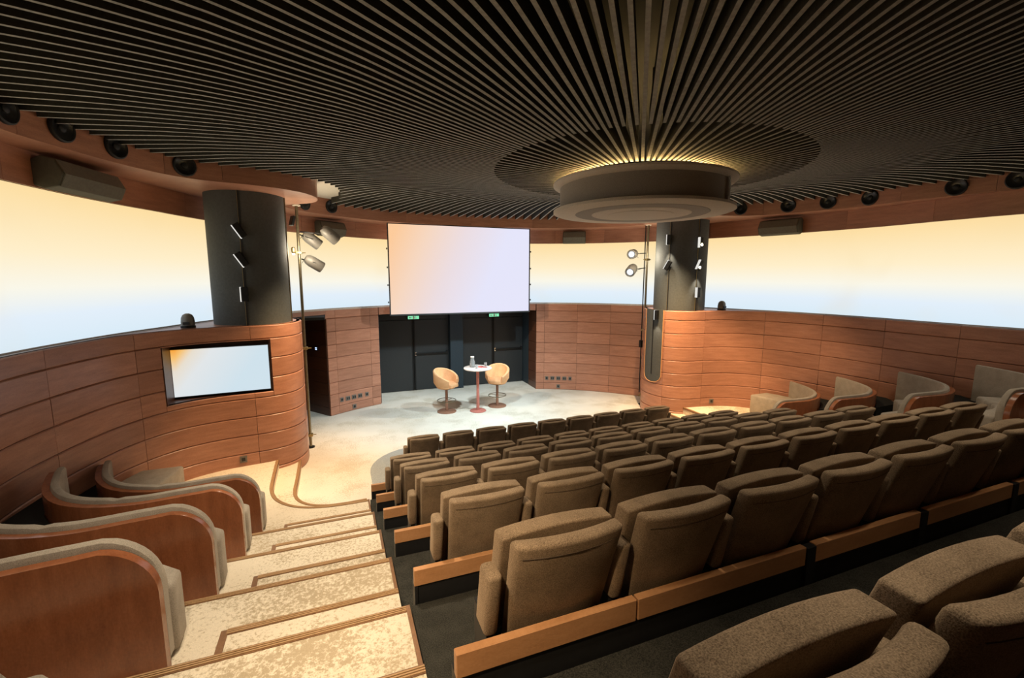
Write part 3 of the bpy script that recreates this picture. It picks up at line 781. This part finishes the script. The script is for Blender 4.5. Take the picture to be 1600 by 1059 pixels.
def stage_spot(at, base, aim, lab, lit=False, r=.085, L=.24, mat='lamp_grey'):
    """head at `at`, yoke arm back to `base` on the pole, facing `aim`"""
    e = empty('stage_spotlight', at); tag(e, lab, 'spotlight')
    d = (Vector(aim) - Vector(at)).normalized(); back = tuple(-d * L * .5)
    MB().lathe([(r * .55, 0), (r * .85, L * .12), (r, L * .35), (r, L * .95), (r * .92, L), (r * .80, L), (r * .78, L * .9)], back, 24, d).build('head', mat, e, smooth=True)
    MB().lathe([(r * .62, 0), (r * .62, .006)], tuple(d * (L * .42)), 20, d).build('lens', 'lens_glow' if lit else 'cone_black', e)
    b = Vector(base) - Vector(at); b *= (b.length - .035) / b.length; s = d.cross(Vector((0, 0, 1))).normalized()
    y = MB()
    for k in (-1, 1): y.tube(tuple(s * k * (r + .015)), tuple(b * .55 + s * k * (r + .01) * .4), .007, n=6)
    y.tube(tuple(b * .55 - s * .05), tuple(b * .55 + s * .05), .008, n=6); y.tube(tuple(b * .55), tuple(b), .012, n=8)
    y.build('yoke', 'metal_black', e)
    MB().tube(tuple(-d * L * .5), tuple(-d * L * .5 + Vector((0, 0, -.12)) + b * .3), .004, n=6).build('cable', 'metal_black', e)
    return e
PL = (-3.94, 3.77); PRr = (3.94, 3.95)
stage_spot((-3.72, 3.90, 3.97), (*PL, 4.06), (-3.05, 4.05, 3.45), 'grey stage spotlight, left one of the upper pair on the left pole', False, .105, .34)
stage_spot((-3.40, 3.72, 4.06), (*PL, 4.10), (-2.75, 3.95, 3.5), 'grey stage spotlight, right one of the upper pair on the left pole', False, .105, .34)
stage_spot((-3.70, 3.84, 3.54), (*PL, 3.62), (-3.0, 4.0, 3.1), 'grey stage spotlight hanging alone lower on the left pole', False, .105, .34)
stage_spot((3.62, 4.10, 3.86), (*PRr, 3.88), (2.2, 2.9, 3.65), 'lit stage spotlight, upper one on the right pole', True, .115, .34)
stage_spot((3.60, 4.10, 3.47), (*PRr, 3.52), (2.1, 2.9, 2.7), 'lit stage spotlight, lower one on the right pole', True, .125, .38)
bl = empty('bulb_lamp', (-4.02, 3.60, 3.70)); tag(bl, 'small glowing bulb clamped behind the left pole', 'lamp')
MB().lathe([(.02, 0), (.035, .03), (.035, .09), (.02, .11)], n=12).build('holder', 'brass', bl)
MB().lathe([(.012, -.03), (.022, -.02), (.022, -.005), (.012, 0)], n=12).build('bulb', 'lamp_glow', bl)
MB().box(-.005, .085, .15, .16, .03, .05).build('clamp_arm', 'brass', bl)
fr = MB().box(-.02, .03, -.06, .06, -.09, .09).build('flood_head', 'metal_black', None, bevel=.01)
fr.name = 'flood_lamp'; fr.location = (-4.02, 3.70, 4.28); fr.rotation_euler = (0, R(15), R(30)); tag(fr, 'small flat black flood lamp between left column and pole', 'lamp')
# ------------------------------------------------------------------ loudspeakers
def wall_speaker(xy, z, lab, wdt=.62):
    d = allw.near(xy); p = allw.off(d, .02); t = allw.tan(d); inn = Vector((t.y, -t.x)) * 1.0
    if Vector((AX - p[0], -p[1])).dot(inn) < 0: inn = -inn
    rz = math.atan2(inn.y, inn.x) - math.pi / 2
    e = empty('wall_speaker', (p[0], p[1], z), rz); tag(e, lab, 'loudspeaker')
    # local: x along the wall, y into the room
    pf = [(0, .0), (0, .26), (.10, .30), (.22, .27), (.30, .12), (.24, -.01), (.10, -.04)]
    V = [(-wdt / 2, y, h) for y, h in pf] + [(wdt / 2, y, h) for y, h in pf]; n = len(pf)
    F = [tuple(range(n)), tuple(range(2 * n - 1, n - 1, -1))] + [(i, (i + 1) % n, n + (i + 1) % n, n + i) for i in range(n)]
    MB().add(V, F).build('cabinet', 'speaker_grey', e, bevel=.012)
    pf2 = [(.235, .265), (.312, .12), (.25, -.012), (.24, -.005), (.30, .12), (.225, .26)]
    V = [(-wdt / 2 + .02, y, h) for y, h in pf2] + [(wdt / 2 - .02, y, h) for y, h in pf2]; n = len(pf2)
    F = [tuple(range(n)), tuple(range(2 * n - 1, n - 1, -1))] + [(i, (i + 1) % n, n + (i + 1) % n, n + i) for i in range(n)]
    MB().add(V, F).build('grille', 'speaker_light', e)
    MB().box(-.08, .08, -.03, .02, .05, .2).build('bracket', 'metal_black', e)
wall_speaker((-6.1, 1.32), 4.24, 'long dark wall loudspeaker, nearest on the left above the panorama screen', .92)
wall_speaker((-3.35, 5.65), 4.22, 'dark wall loudspeaker behind the left pole spotlights')
wall_speaker((2.95, 5.9), 4.24, 'small dark wall loudspeaker just right of the main screen')
wall_speaker((5.75, 1.7), 4.22, 'dark wall loudspeaker right of the right column', .78)
def round_speaker(xy, z, lab, r=.135):
    d = fasc.near(xy); p = fasc.off(d, .016); t = fasc.tan(d); inn = Vector((t.y, -t.x, 0))
    e = empty('round_speaker', (p[0], p[1], z)); tag(e, lab, 'loudspeaker')
    MB().lathe([(r, -.005), (r, .026), (r * .9, .036), (r * .80, .030), (r * .78, .0)], (0, 0, 0), 32, inn).build('bezel', 'soft_black', e, smooth=True)
    MB().lathe([(r * .80, .002), (r * .80, .024), (r * .55, .008), (r * .3, .006)], tuple(inn * .002), 28, inn).build('cone', 'cone_black', e, smooth=True)
    MB().lathe([(r * .32, .002), (r * .28, .022), (r * .12, .03)], tuple(inn * .0), 20, inn).build('dust_cap', 'soft_black', e, smooth=True)
for xy, z, lab in (((-6.02, .09), 4.76, 'round black loudspeaker at the left picture edge in the wood fascia'),
                   ((-5.85, .61), 4.76, 'second round black loudspeaker from the left in the wood fascia'),
                   ((-5.62, 1.17), 4.75, 'third round black loudspeaker from the left in the wood fascia'),
                   ((-5.12, 1.81), 4.72, 'fourth round black loudspeaker in the left fascia next to the column'),
                   ((-3.85, 4.62), 4.73, 'round black loudspeaker half hidden behind the column canopy'),
                   ((-3.36, 5.07), 4.75, 'round black loudspeaker right of the left column canopy'),
                   ((4.65, 1.89), 4.72, 'round black loudspeaker closest to the ceiling drum on the right fascia'),
                   ((5.24, 1.24), 4.72, 'second round black loudspeaker of the right fascia'),
                   ((5.51, .62), 4.72, 'third round black loudspeaker of the right fascia'),
                   ((5.69, -.01), 4.71, 'fourth round black loudspeaker of the right fascia'),
                   ((5.80, -1.17), 4.70, 'fifth round black loudspeaker of the right fascia'),
                   ((5.93, -1.82), 4.70, 'round black loudspeaker at the right picture edge in the fascia')):
    round_speaker(xy, z, lab)
for xy, lab in (((-5.42, 2.5), 'small dark domed projector on the left wall ledge'), ((5.02, 2.55), 'small dark domed projector on the right wall ledge')):
    e = empty('ledge_projector', (*xy, ZL + .002)); tag(e, lab, 'projector')
    MB().lathe([(.085, 0), (.088, .08), (.08, .15), (.06, .19), (.025, .21)], n=24).build('dome', 'lamp_grey', e, smooth=True)
    MB().lathe([(.095, 0), (.095, .03), (.085, .035)], n=24).build('base', 'metal_black', e)
    MB().box(-.04, .04, -.10, -.08, .05, .09).build('lens_window', 'cone_black', e)
# ------------------------------------------------------------------ wall sockets
def socket(cv, d, z, lab, off=.02, wd=.10, two=False):
    p = cv.off(d, off); q2 = cv.off(d, off + .1); v = Vector((q2[0] - p[0], q2[1] - p[1])); rz = math.atan2(v.y, v.x) + math.pi / 2
    e = empty('wall_socket', (p[0], p[1], z), rz); tag(e, lab, 'socket')
    MB().box(-wd / 2, wd / 2, -.010, 0, -.055, .055).build('plate', 'plate_grey', e, bevel=.003)
    if two:
        for x in (-.024, .024): MB().box(x - .016, x + .016, -.014, -.010, -.03, .03).build('outlet', 'socket_black', e)
    else: MB().box(-.025, .025, -.014, -.010, -.028, .028).build('outlet', 'socket_black', e)
for cv, side, base, order in ((fL, 'left', [W(-1, a) for a in (61.8, 63.2, 64.6, 66.0, 67.6)], ('leftmost', 'second', 'third', 'fourth', 'rightmost')),
                              (fR, 'right', [W(1, a) for a in (68.3, 66.9, 65.4, 63.9, 62.5)], ('leftmost', 'second', 'third', 'fourth', 'rightmost'))):
    for i, (xy, od) in enumerate(zip(base, order)):
        socket(cv, cv.near(xy), .34, '%s wall socket in the row of five %s of the black doors' % (od, side), two=i in (1, 2, 3), wd=.12 if i in (1, 2, 3) else .09)
    socket(cv, cv.near(base[2]), .10, 'single wall socket below the row of five %s of the black doors' % side)
socket(lw, lw.near((-4.84, 2.44)), ZK(2) + .12, 'single dark wall socket under the television')
socket(rw, rw.near((4.72, 2.42)), ZK(2) + .12, 'single dark wall socket low on the right wall nose')
# ------------------------------------------------------------------ stools, table and what stands on it
def stool(xy, rz, lab):
    e = empty('bar_stool', (*xy, 0), rz); tag(e, lab, 'stool', 'bar stools on the stage')
    MB().lathe([(.235, 0), (.235, .012), (.22, .022), (.05, .03)], n=40).build('base', 'stool_metal', e, smooth=True)
    MB().lathe([(.034, .028), (.034, .60)], n=20).build('stem', 'stool_metal', e, smooth=True)
    MB().torus((0, 0, .285), .225, .009, 40, 8).build('foot_ring', 'metal_dark', e, smooth=True)
    MB().tube((-.22, 0, .285), (.22, 0, .285), .007, n=8).build('ring_spoke', 'metal_dark', e)
    # bucket shell, opening towards -y
    V = []; F = []; n = 36; prof = []
    for i in range(n + 1):
        a = R(-52) + (R(284)) * i / n      # sweep round from front right over back to front left
        u = abs(2 * i / n - 1); top = 1.06 - .24 * u ** 1.8
        ro = .285 + .015 * (1 - u); rb = .22
        ca, sa = math.cos(a), math.sin(a)
        V += [(rb * ca, rb * sa, .60), ((ro + .012) * ca, (ro + .012) * sa, .74), ((ro + .02) * ca, (ro + .02) * sa, top - .02), (ro * ca, ro * sa, top),
              ((ro - .035) * ca, (ro - .035) * sa, top - .012), ((ro - .05) * ca, (ro - .05) * sa, .76), ((rb - .03) * ca, (rb - .03) * sa, .64)]
    for i in range(n):
        for j in range(7): F.append((7 * i + j, 7 * i + (j + 1) % 7, 7 * i + 7 + (j + 1) % 7, 7 * i + 7 + j))
    F += [tuple(range(6, -1, -1)), tuple(7 * n + j for j in range(7))]
    MB().add(V, F).build('bucket_back', 'stool_fabric', e, smooth=True)
    MB().lathe([(.20, .60), (.245, .63), (.25, .69), (.23, .72), (.10, .73)], n=36).build('seat_cushion', 'stool_fabric', e, smooth=True)
    MB().box(-.14, .14, -.27, -.08, .63, .715).build('seat_front', 'stool_fabric', e, bevel=.02)
    MB().lathe([(.12, .57), (.21, .60)], n=28).build('seat_plate', 'metal_black', e)
stool((-.935, 5.14), R(38), 'tan bar stool left of the round high table')
stool((.39, 5.16), R(-32), 'tan bar stool right of the round high table')
tb = empty('bar_table', (-.20, 4.92, 0)); tag(tb, 'round white topped high table on a terracotta pedestal', 'table')
MB().lathe([(.20, 0), (.20, .012), (.185, .022), (.045, .03)], n=40).build('base', 'terracotta', tb, smooth=True)
MB().lathe([(.042, .028), (.032, .6), (.036, 1.05)], n=24).build('stem', 'terracotta', tb, smooth=True)
MB().lathe([(.12, 1.04), (.33, 1.055), (.345, 1.07), (.345, 1.085), (.335, 1.092)], n=48).build('top', 'tabletop_white', tb, smooth=True)
ca = empty('water_carafe', (-.31, 5.0, 1.0925)); tag(ca, 'tall glass water carafe at the back of the high table', 'carafe')
MB().lathe([(.060, 0), (.068, .01), (.066, .13), (.05, .18), (.042, .21), (.047, .245), (.042, .245), (.038, .21), (.046, .18), (.060, .13), (.060, .012)], n=28).build('body', 'clear_glass', ca, smooth=True)
MB().lathe([(.057, .013), (.057, .115)], n=24).build('water', 'water', ca, smooth=True)
MB().lathe([(.036, .235), (.046, .25), (.044, .268), (.02, .272)], n=20).build('stopper', 'white_plastic', ca, smooth=True)
for xy, lab in (((.02, 4.98), 'drinking glass on the right of the high table'), ((-.26, 4.80), 'drinking glass near the front left of the high table')):
    g = empty('drinking_glass', (*xy, 1.0925)); tag(g, lab, 'glass')
    MB().lathe([(.030, 0), (.038, .10), (.035, .10), (.027, .008)], n=24).build('tumbler', 'clear_glass', g, smooth=True)
    MB().lathe([(.027, .009), (.030, .05)], n=20).build('water', 'water', g, smooth=True)
nt_ = empty('notepad', (-.11, 4.93, 1.0925), R(25)); tag(nt_, 'red notepad with a dark pen lying on the high table', 'notepad')
MB().box(-.06, .06, -.08, .08, 0, .010).build('cover', 'paper_red', nt_); MB().tube((.02, -.06, .015), (.05, .07, .015), .005, n=8).build('pen', 'metal_black', nt_)
rm = empty('table_coaster', (-.02, 4.85, 1.0925), R(-20)); tag(rm, 'small black coaster in front of the drinking glass on the table', 'coaster')
MB().lathe([(.045, 0), (.048, .003), (.046, .007), (.036, .007), (.034, .005)], n=24).build('dish', 'metal_black', rm)
MB().lathe([(.033, .004), (.033, .0055)], n=20).build('felt', 'paper_red', rm)
# ------------------------------------------------------------------ sofas (curved banquettes)
SP = catmull([(0, 0), (-.4, -.03), (-.78, -.06), (-1.15, .03), (-1.44, .22), (-1.66, .52), (-1.79, .85), (-1.84, 1.04)], 6)
def offs(path, d):
    out = []
    for i, p in enumerate(path):
        a = path[max(i - 1, 0)]; c = path[min(i + 1, len(path) - 1)]
        t = Vector((c[0] - a[0], c[1] - a[1])).normalized(); out.append((p[0] + t.y * d, p[1] - t.x * d))
    return out
def strip(pin, pout, zb, zt):
    """solid between two plan paths; zb / zt functions of index"""
    mb = MB(); n = len(pin); V = []
    for i in range(n): V += [(*pin[i], zb(i)), (*pout[i], zb(i)), (*pout[i], zt(i)), (*pin[i], zt(i))]
    F = [(0, 3, 2, 1), (4 * n - 4, 4 * n - 3, 4 * n - 2, 4 * n - 1)]
    for i in range(n - 1):
        for j in range(4): F.append((4 * i + j, 4 * i + (j + 1) % 4, 4 * i + 4 + (j + 1) % 4, 4 * i + 4 + j))
    return mb.add(V, F)
def make_sofa(mirror):
    e = empty('curved_sofa')
    def fx(o):
        if mirror:
            for v in o.data.vertices: v.co.x = -v.co.x
            bm = bmesh.new(); bm.from_mesh(o.data); bmesh.ops.recalc_face_normals(bm, faces=bm.faces[:]); bm.to_mesh(o.data); bm.free()
        return o
    # finer sampling at the aisle end for the rounded corner
    P = [(-.0 - .27 * (1 - math.cos(R(90) * i / 10)), 0.) for i in range(10)] + [p for p in SP if p[0] < -.29]
    ar = [0.]
    for a, b in zip(P, P[1:]): ar.append(ar[-1] + math.hypot(b[0] - a[0], b[1] - a[1]))
    def top(h, r):
        def f(i):
            s = ar[i]
            return h if s >= r else h - r + math.sqrt(max(0, r * r - (r - s) ** 2))
        return f
    inn = lambda d: offs(P, d)          # towards the seat side
    sgn = 1 if offs(P, .1)[3][1] > 0 else -1
    o_ = lambda d: offs(P, d * sgn)
    fx(strip(o_(.055), o_(0), lambda i: .0, top(.735, .27)).build('shell', 'sofa_wood', e, smooth=True))
    # back cushions: two lengths with a seam between
    cut = next(i for i, s in enumerate(ar) if s > .92)
    for a, b in ((0, cut), (cut, len(P))):
        idx = list(range(a, min(b + 1, len(P)))) if b == cut else list(range(a, len(P)))
        mb = MB(); V = []; F = []; t1 = top(.775, .29); m_ = 7
        pin, pm, po = o_(.125), o_(.09), o_(.057)
        for q_, i in enumerate(idx):
            z = t1(i); ins = .012 if q_ in (0, len(idx) - 1) and i not in (0, len(P) - 1) else 0
            a_, b_, c_ = pin[i], pm[i], po[i]
            V += [(*c_, .05), (*c_, z - .03 - ins), (*offs(P, .064 * sgn)[i], z - .008 - ins), (*b_, z - ins), (*offs(P, .116 * sgn)[i], z - .008 - ins), (*a_, z - .03 - ins), (*a_, .05)]
        n = len(idx)
        for k in range(n - 1):
            for j in range(m_): F.append((m_ * k + j, m_ * k + (j + 1) % m_, m_ * k + m_ + (j + 1) % m_, m_ * k + m_ + j))
        F += [tuple(range(m_ - 1, -1, -1)), tuple(m_ * (n - 1) + j for j in range(m_))]
        fx(mb.add(V, F).build('back_cushion', 'sofa_fabric', e, smooth=True))
    # seat along the back and on along the wall
    Q = [p for p in SP if -1.6 < p[0] < -.02]
    Q = [(.03, 0.)] + Q
    qa = [0.]
    for a, b in zip(Q, Q[1:]): qa.append(qa[-1] + math.hypot(b[0] - a[0], b[1] - a[1]))
    def dep(k):
        u = qa[k] / qa[-1]; d = .38 + .24 * max(0, min(1, (u - .25) / .4))
        return d - (.10 if k == 0 else 0)
    def offv(path, f):
        return [offs(path, f(k) * sgn)[k] for k in range(len(path))]
    sin, sout = offs(Q, .12 * sgn), offv(Q, dep)
    sn = next(i for i, p in enumerate(Q) if p[0] < -.9)
    for a, b in ((0, sn + 1), (sn, len(Q))):
        fx(strip(sin[a:b], sout[a:b], lambda i: .02, lambda i: .43).build('seat_cushion', 'sofa_fabric', e, smooth=True, bevel=.035, seg=3, angle=1.0))
    fx(strip(offs(Q, .13 * sgn)[2:], offv(Q, lambda k: dep(k) - .06)[2:], lambda i: .0, lambda i: .06).build('plinth', 'joint_black', e))
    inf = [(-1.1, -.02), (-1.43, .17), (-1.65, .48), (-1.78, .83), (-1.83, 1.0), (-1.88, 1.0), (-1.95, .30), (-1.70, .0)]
    fx(MB().prism(inf, .0, .52).build('shade_infill', 'void_black', e))  # black block that stands in for the shade between shell and wall
    return e
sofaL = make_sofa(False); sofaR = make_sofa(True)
names = ['nearest the stage', 'second from the stage', 'third from the stage', 'fourth from the stage', 'fifth from the stage, just below the camera']
for i in range(5):
    y = [.12, -.82, -1.84, -2.83, -3.95][i]
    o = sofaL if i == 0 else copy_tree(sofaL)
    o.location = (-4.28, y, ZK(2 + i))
    tag(o, 'curved wood backed sofa on the left, %s' % names[i], 'sofa', 'curved sofas on the left')
for i in range(4):
    y = [.12, -.82, -1.84, -2.83][i]
    o = sofaR if i == 0 else copy_tree(sofaR)
    o.location = (2 * AX + 4.28, y, ZK(2 + i)); tag(o, 'curved wood backed sofa on the right, %s' % names[i], 'sofa', 'curved sofas on the right')
for sx, root in ((1, sofaL), (-1, sofaR)):       # the first sofa of each side has a bench end running on along the wall
    MB().prism([(sx * x, y) for x, y in ((-1.78, .92), (-1.70, 1.28), (-1.60, 1.52), (-1.12, 1.52), (-1.24, .92))], .02, .43).build('bench_end', 'sofa_fabric', root, smooth=True, bevel=.035, seg=3)
# ------------------------------------------------------------------ auditorium seats
SWD = .478; PS = .55; LEAN = .30
def pad(x0, x1, taper, yf, z0, z1, nx, nz, thick, bow, crown, name, par, rnd=.03):
    """upholstered pad; yf(u, z) gives the far face, thickness towards -y; rounded edges"""
    V = []; F = []; L = nx + 1
    for side in (0, 1):
        for k in range(nz + 1):
            for i in range(nx + 1):
                u = i / nx; v = k / nz; z = z0 + (z1 - z0) * v
                z += crown * (1 - (2 * u - 1) ** 2) * v ** 3
                x = x0 + (x1 - x0) * u; x += taper * (1 - v) * (1 - 2 * u)
                y = (z1 - z) * LEAN - bow * (1 - (2 * u - 1) ** 2)
                V.append((x, y - (thick if side else 0) + yf, z))
    n = (nx + 1) * (nz + 1)
    for k in range(nz):
        for i in range(nx):
            a = k * L + i; F.append((a, a + L, a + L + 1, a + 1)); b = n + a; F.append((b, b + 1, b + L + 1, b + L))
    for i in range(nx):
        F.append((i, i + 1, n + i + 1, n + i)); a = nz * L + i; F.append((a, n + a, n + a + 1, a + 1))
    for k in range(nz):
        a = k * L; F.append((a, n + a, n + a + L, a + L)); a = k * L + nx; F.append((a, a + L, n + a + L, n + a))
    return MB().add(V, F).build(name, 'seat_fabric', par, smooth=True, bevel=rnd, seg=3, angle=1.0)
def make_seat():
    e = empty('cinema_seat')
    pad(0, SWD, .012, .0, .36, .842, 8, 3, .085, -.010, .012, 'folded_seat', e, .012)
    bk = pad(.024, SWD - .002, .020, -.098, .30, .852, 8, 4, .07, .034, .004, 'backrest', e, .020)
    path = []
    for u in (.055, .125, .25, .375, .5, .625, .75, .875, .945):
        path.append((.024 + .452 * u + .0024 * (1 - 2 * u), -.168 + .052 * LEAN - .034 * (1 - (2 * u - 1) ** 2) - .0006, .800))
    sm = MB()
    for p, q_ in zip(path, path[1:]): sm.tube(p, q_, .0016, n=5)
    sm.build('seam', 'seam_brown', bk)
    am = MB()
    V = [(-.066, -.13, .735), (-.006, -.13, .735), (-.006, -.02, .735), (-.066, -.02, .735)]
    bt = [(-.064, -.075, .455), (-.010, -.075, .455), (-.010, .05, .455), (-.064, .05, .455)]
    am.add(bt + V, [(0, 3, 2, 1), (4, 5, 6, 7)] + [(i, (i + 1) % 4, 4 + (i + 1) % 4, 4 + i) for i in range(4)]).build('armrest', 'seat_fabric', e, smooth=True, bevel=.02, seg=3)
    MB().box(-.052, -.018, -.06, .10, 0, .50).build('support', 'soft_black', e, bevel=.004)
    MB().box(-.018, SWD, .06, .13, .30, .345).build('hinge_bar', 'soft_black', e)
    return e
seat0 = make_seat()
used = [False]
def nth(i): return ['first', 'second', 'third', 'fourth', 'fifth', 'sixth', 'seventh', 'eighth', 'ninth', 'tenth'][i]
ROWN = {1: 'front row', 2: 'second row', 3: 'third row', 4: 'fourth row', 5: 'fifth row', 6: 'sixth row', 7: 'last row'}
def place(x, y, z, label, last=False):
    o = seat0 if not used[0] else copy_tree(seat0); used[0] = True
    o.location = (x, y, z); tag(o, label, 'seat', 'brown folding auditorium seats')
    return o
def end_arm(x, y, z, o):
    for ch in list(o.children):
        if ch.name.split('.')[0] in ('armrest', 'support'):
            c = ch.copy(); COL.objects.link(c); c.parent = o; c.location = (PS, 0, 0)
for k in range(1, 8):
    n = 9 if k == 1 else (10 if k < 7 else 5)
    x0 = -2.437 if k == 1 else -2.839
    y = 1.302 if k == 1 else -.109 - .9635 * (k - 2)
    objs = [place(x0 + PS * j, y, 0.006 if k == 1 else ZK(k), 'brown fabric folded seat, %s from the left aisle in the %s' % (nth(j), ROWN[k])) for j in range(n)]
    if k < 7: end_arm(0, 0, 0, objs[-1])
# ------------------------------------------------------------------ wooden rails between rows
for k in range(2, 8):
    y = AY(k) + .035; z = ZK(k)
    e = empty('row_rail', (0, y, z)); tag(e, 'light wood rail on a black panel between the %s and the %s' % (ROWN[k - 1], ROWN[k]), 'rail')
    MB().box(XL + .055, XR - .06, -.02, .0, -.18, .105).build('kick_panel', 'soft_black', e)
    cuts = [XL + .05, -2.28, -1.27, -.36, .60, 1.55, XR - .055]
    for i, (a, b) in enumerate(zip(cuts, cuts[1:])):
        g0 = 0 if i == 0 else (.004 if i == 1 else .032); g1 = .004 if i == 0 else (0 if i == len(cuts) - 2 else .032)
        MB().box(a + g0, b - g1, -.03, .005, .105, .20).build('rail_board', 'rail_wood', e, bevel=.003, seg=1)
    for x in cuts[2:-1]: MB().box(x - .03, x + .03, -.035, .0, -.02, .195).build('mount', 'soft_black', e)
    for x in (XL + .06, XR - .065): MB().box(x - .008, x + .008, -.03, .05, -.15, .1).build('end_plate', 'soft_black', e)
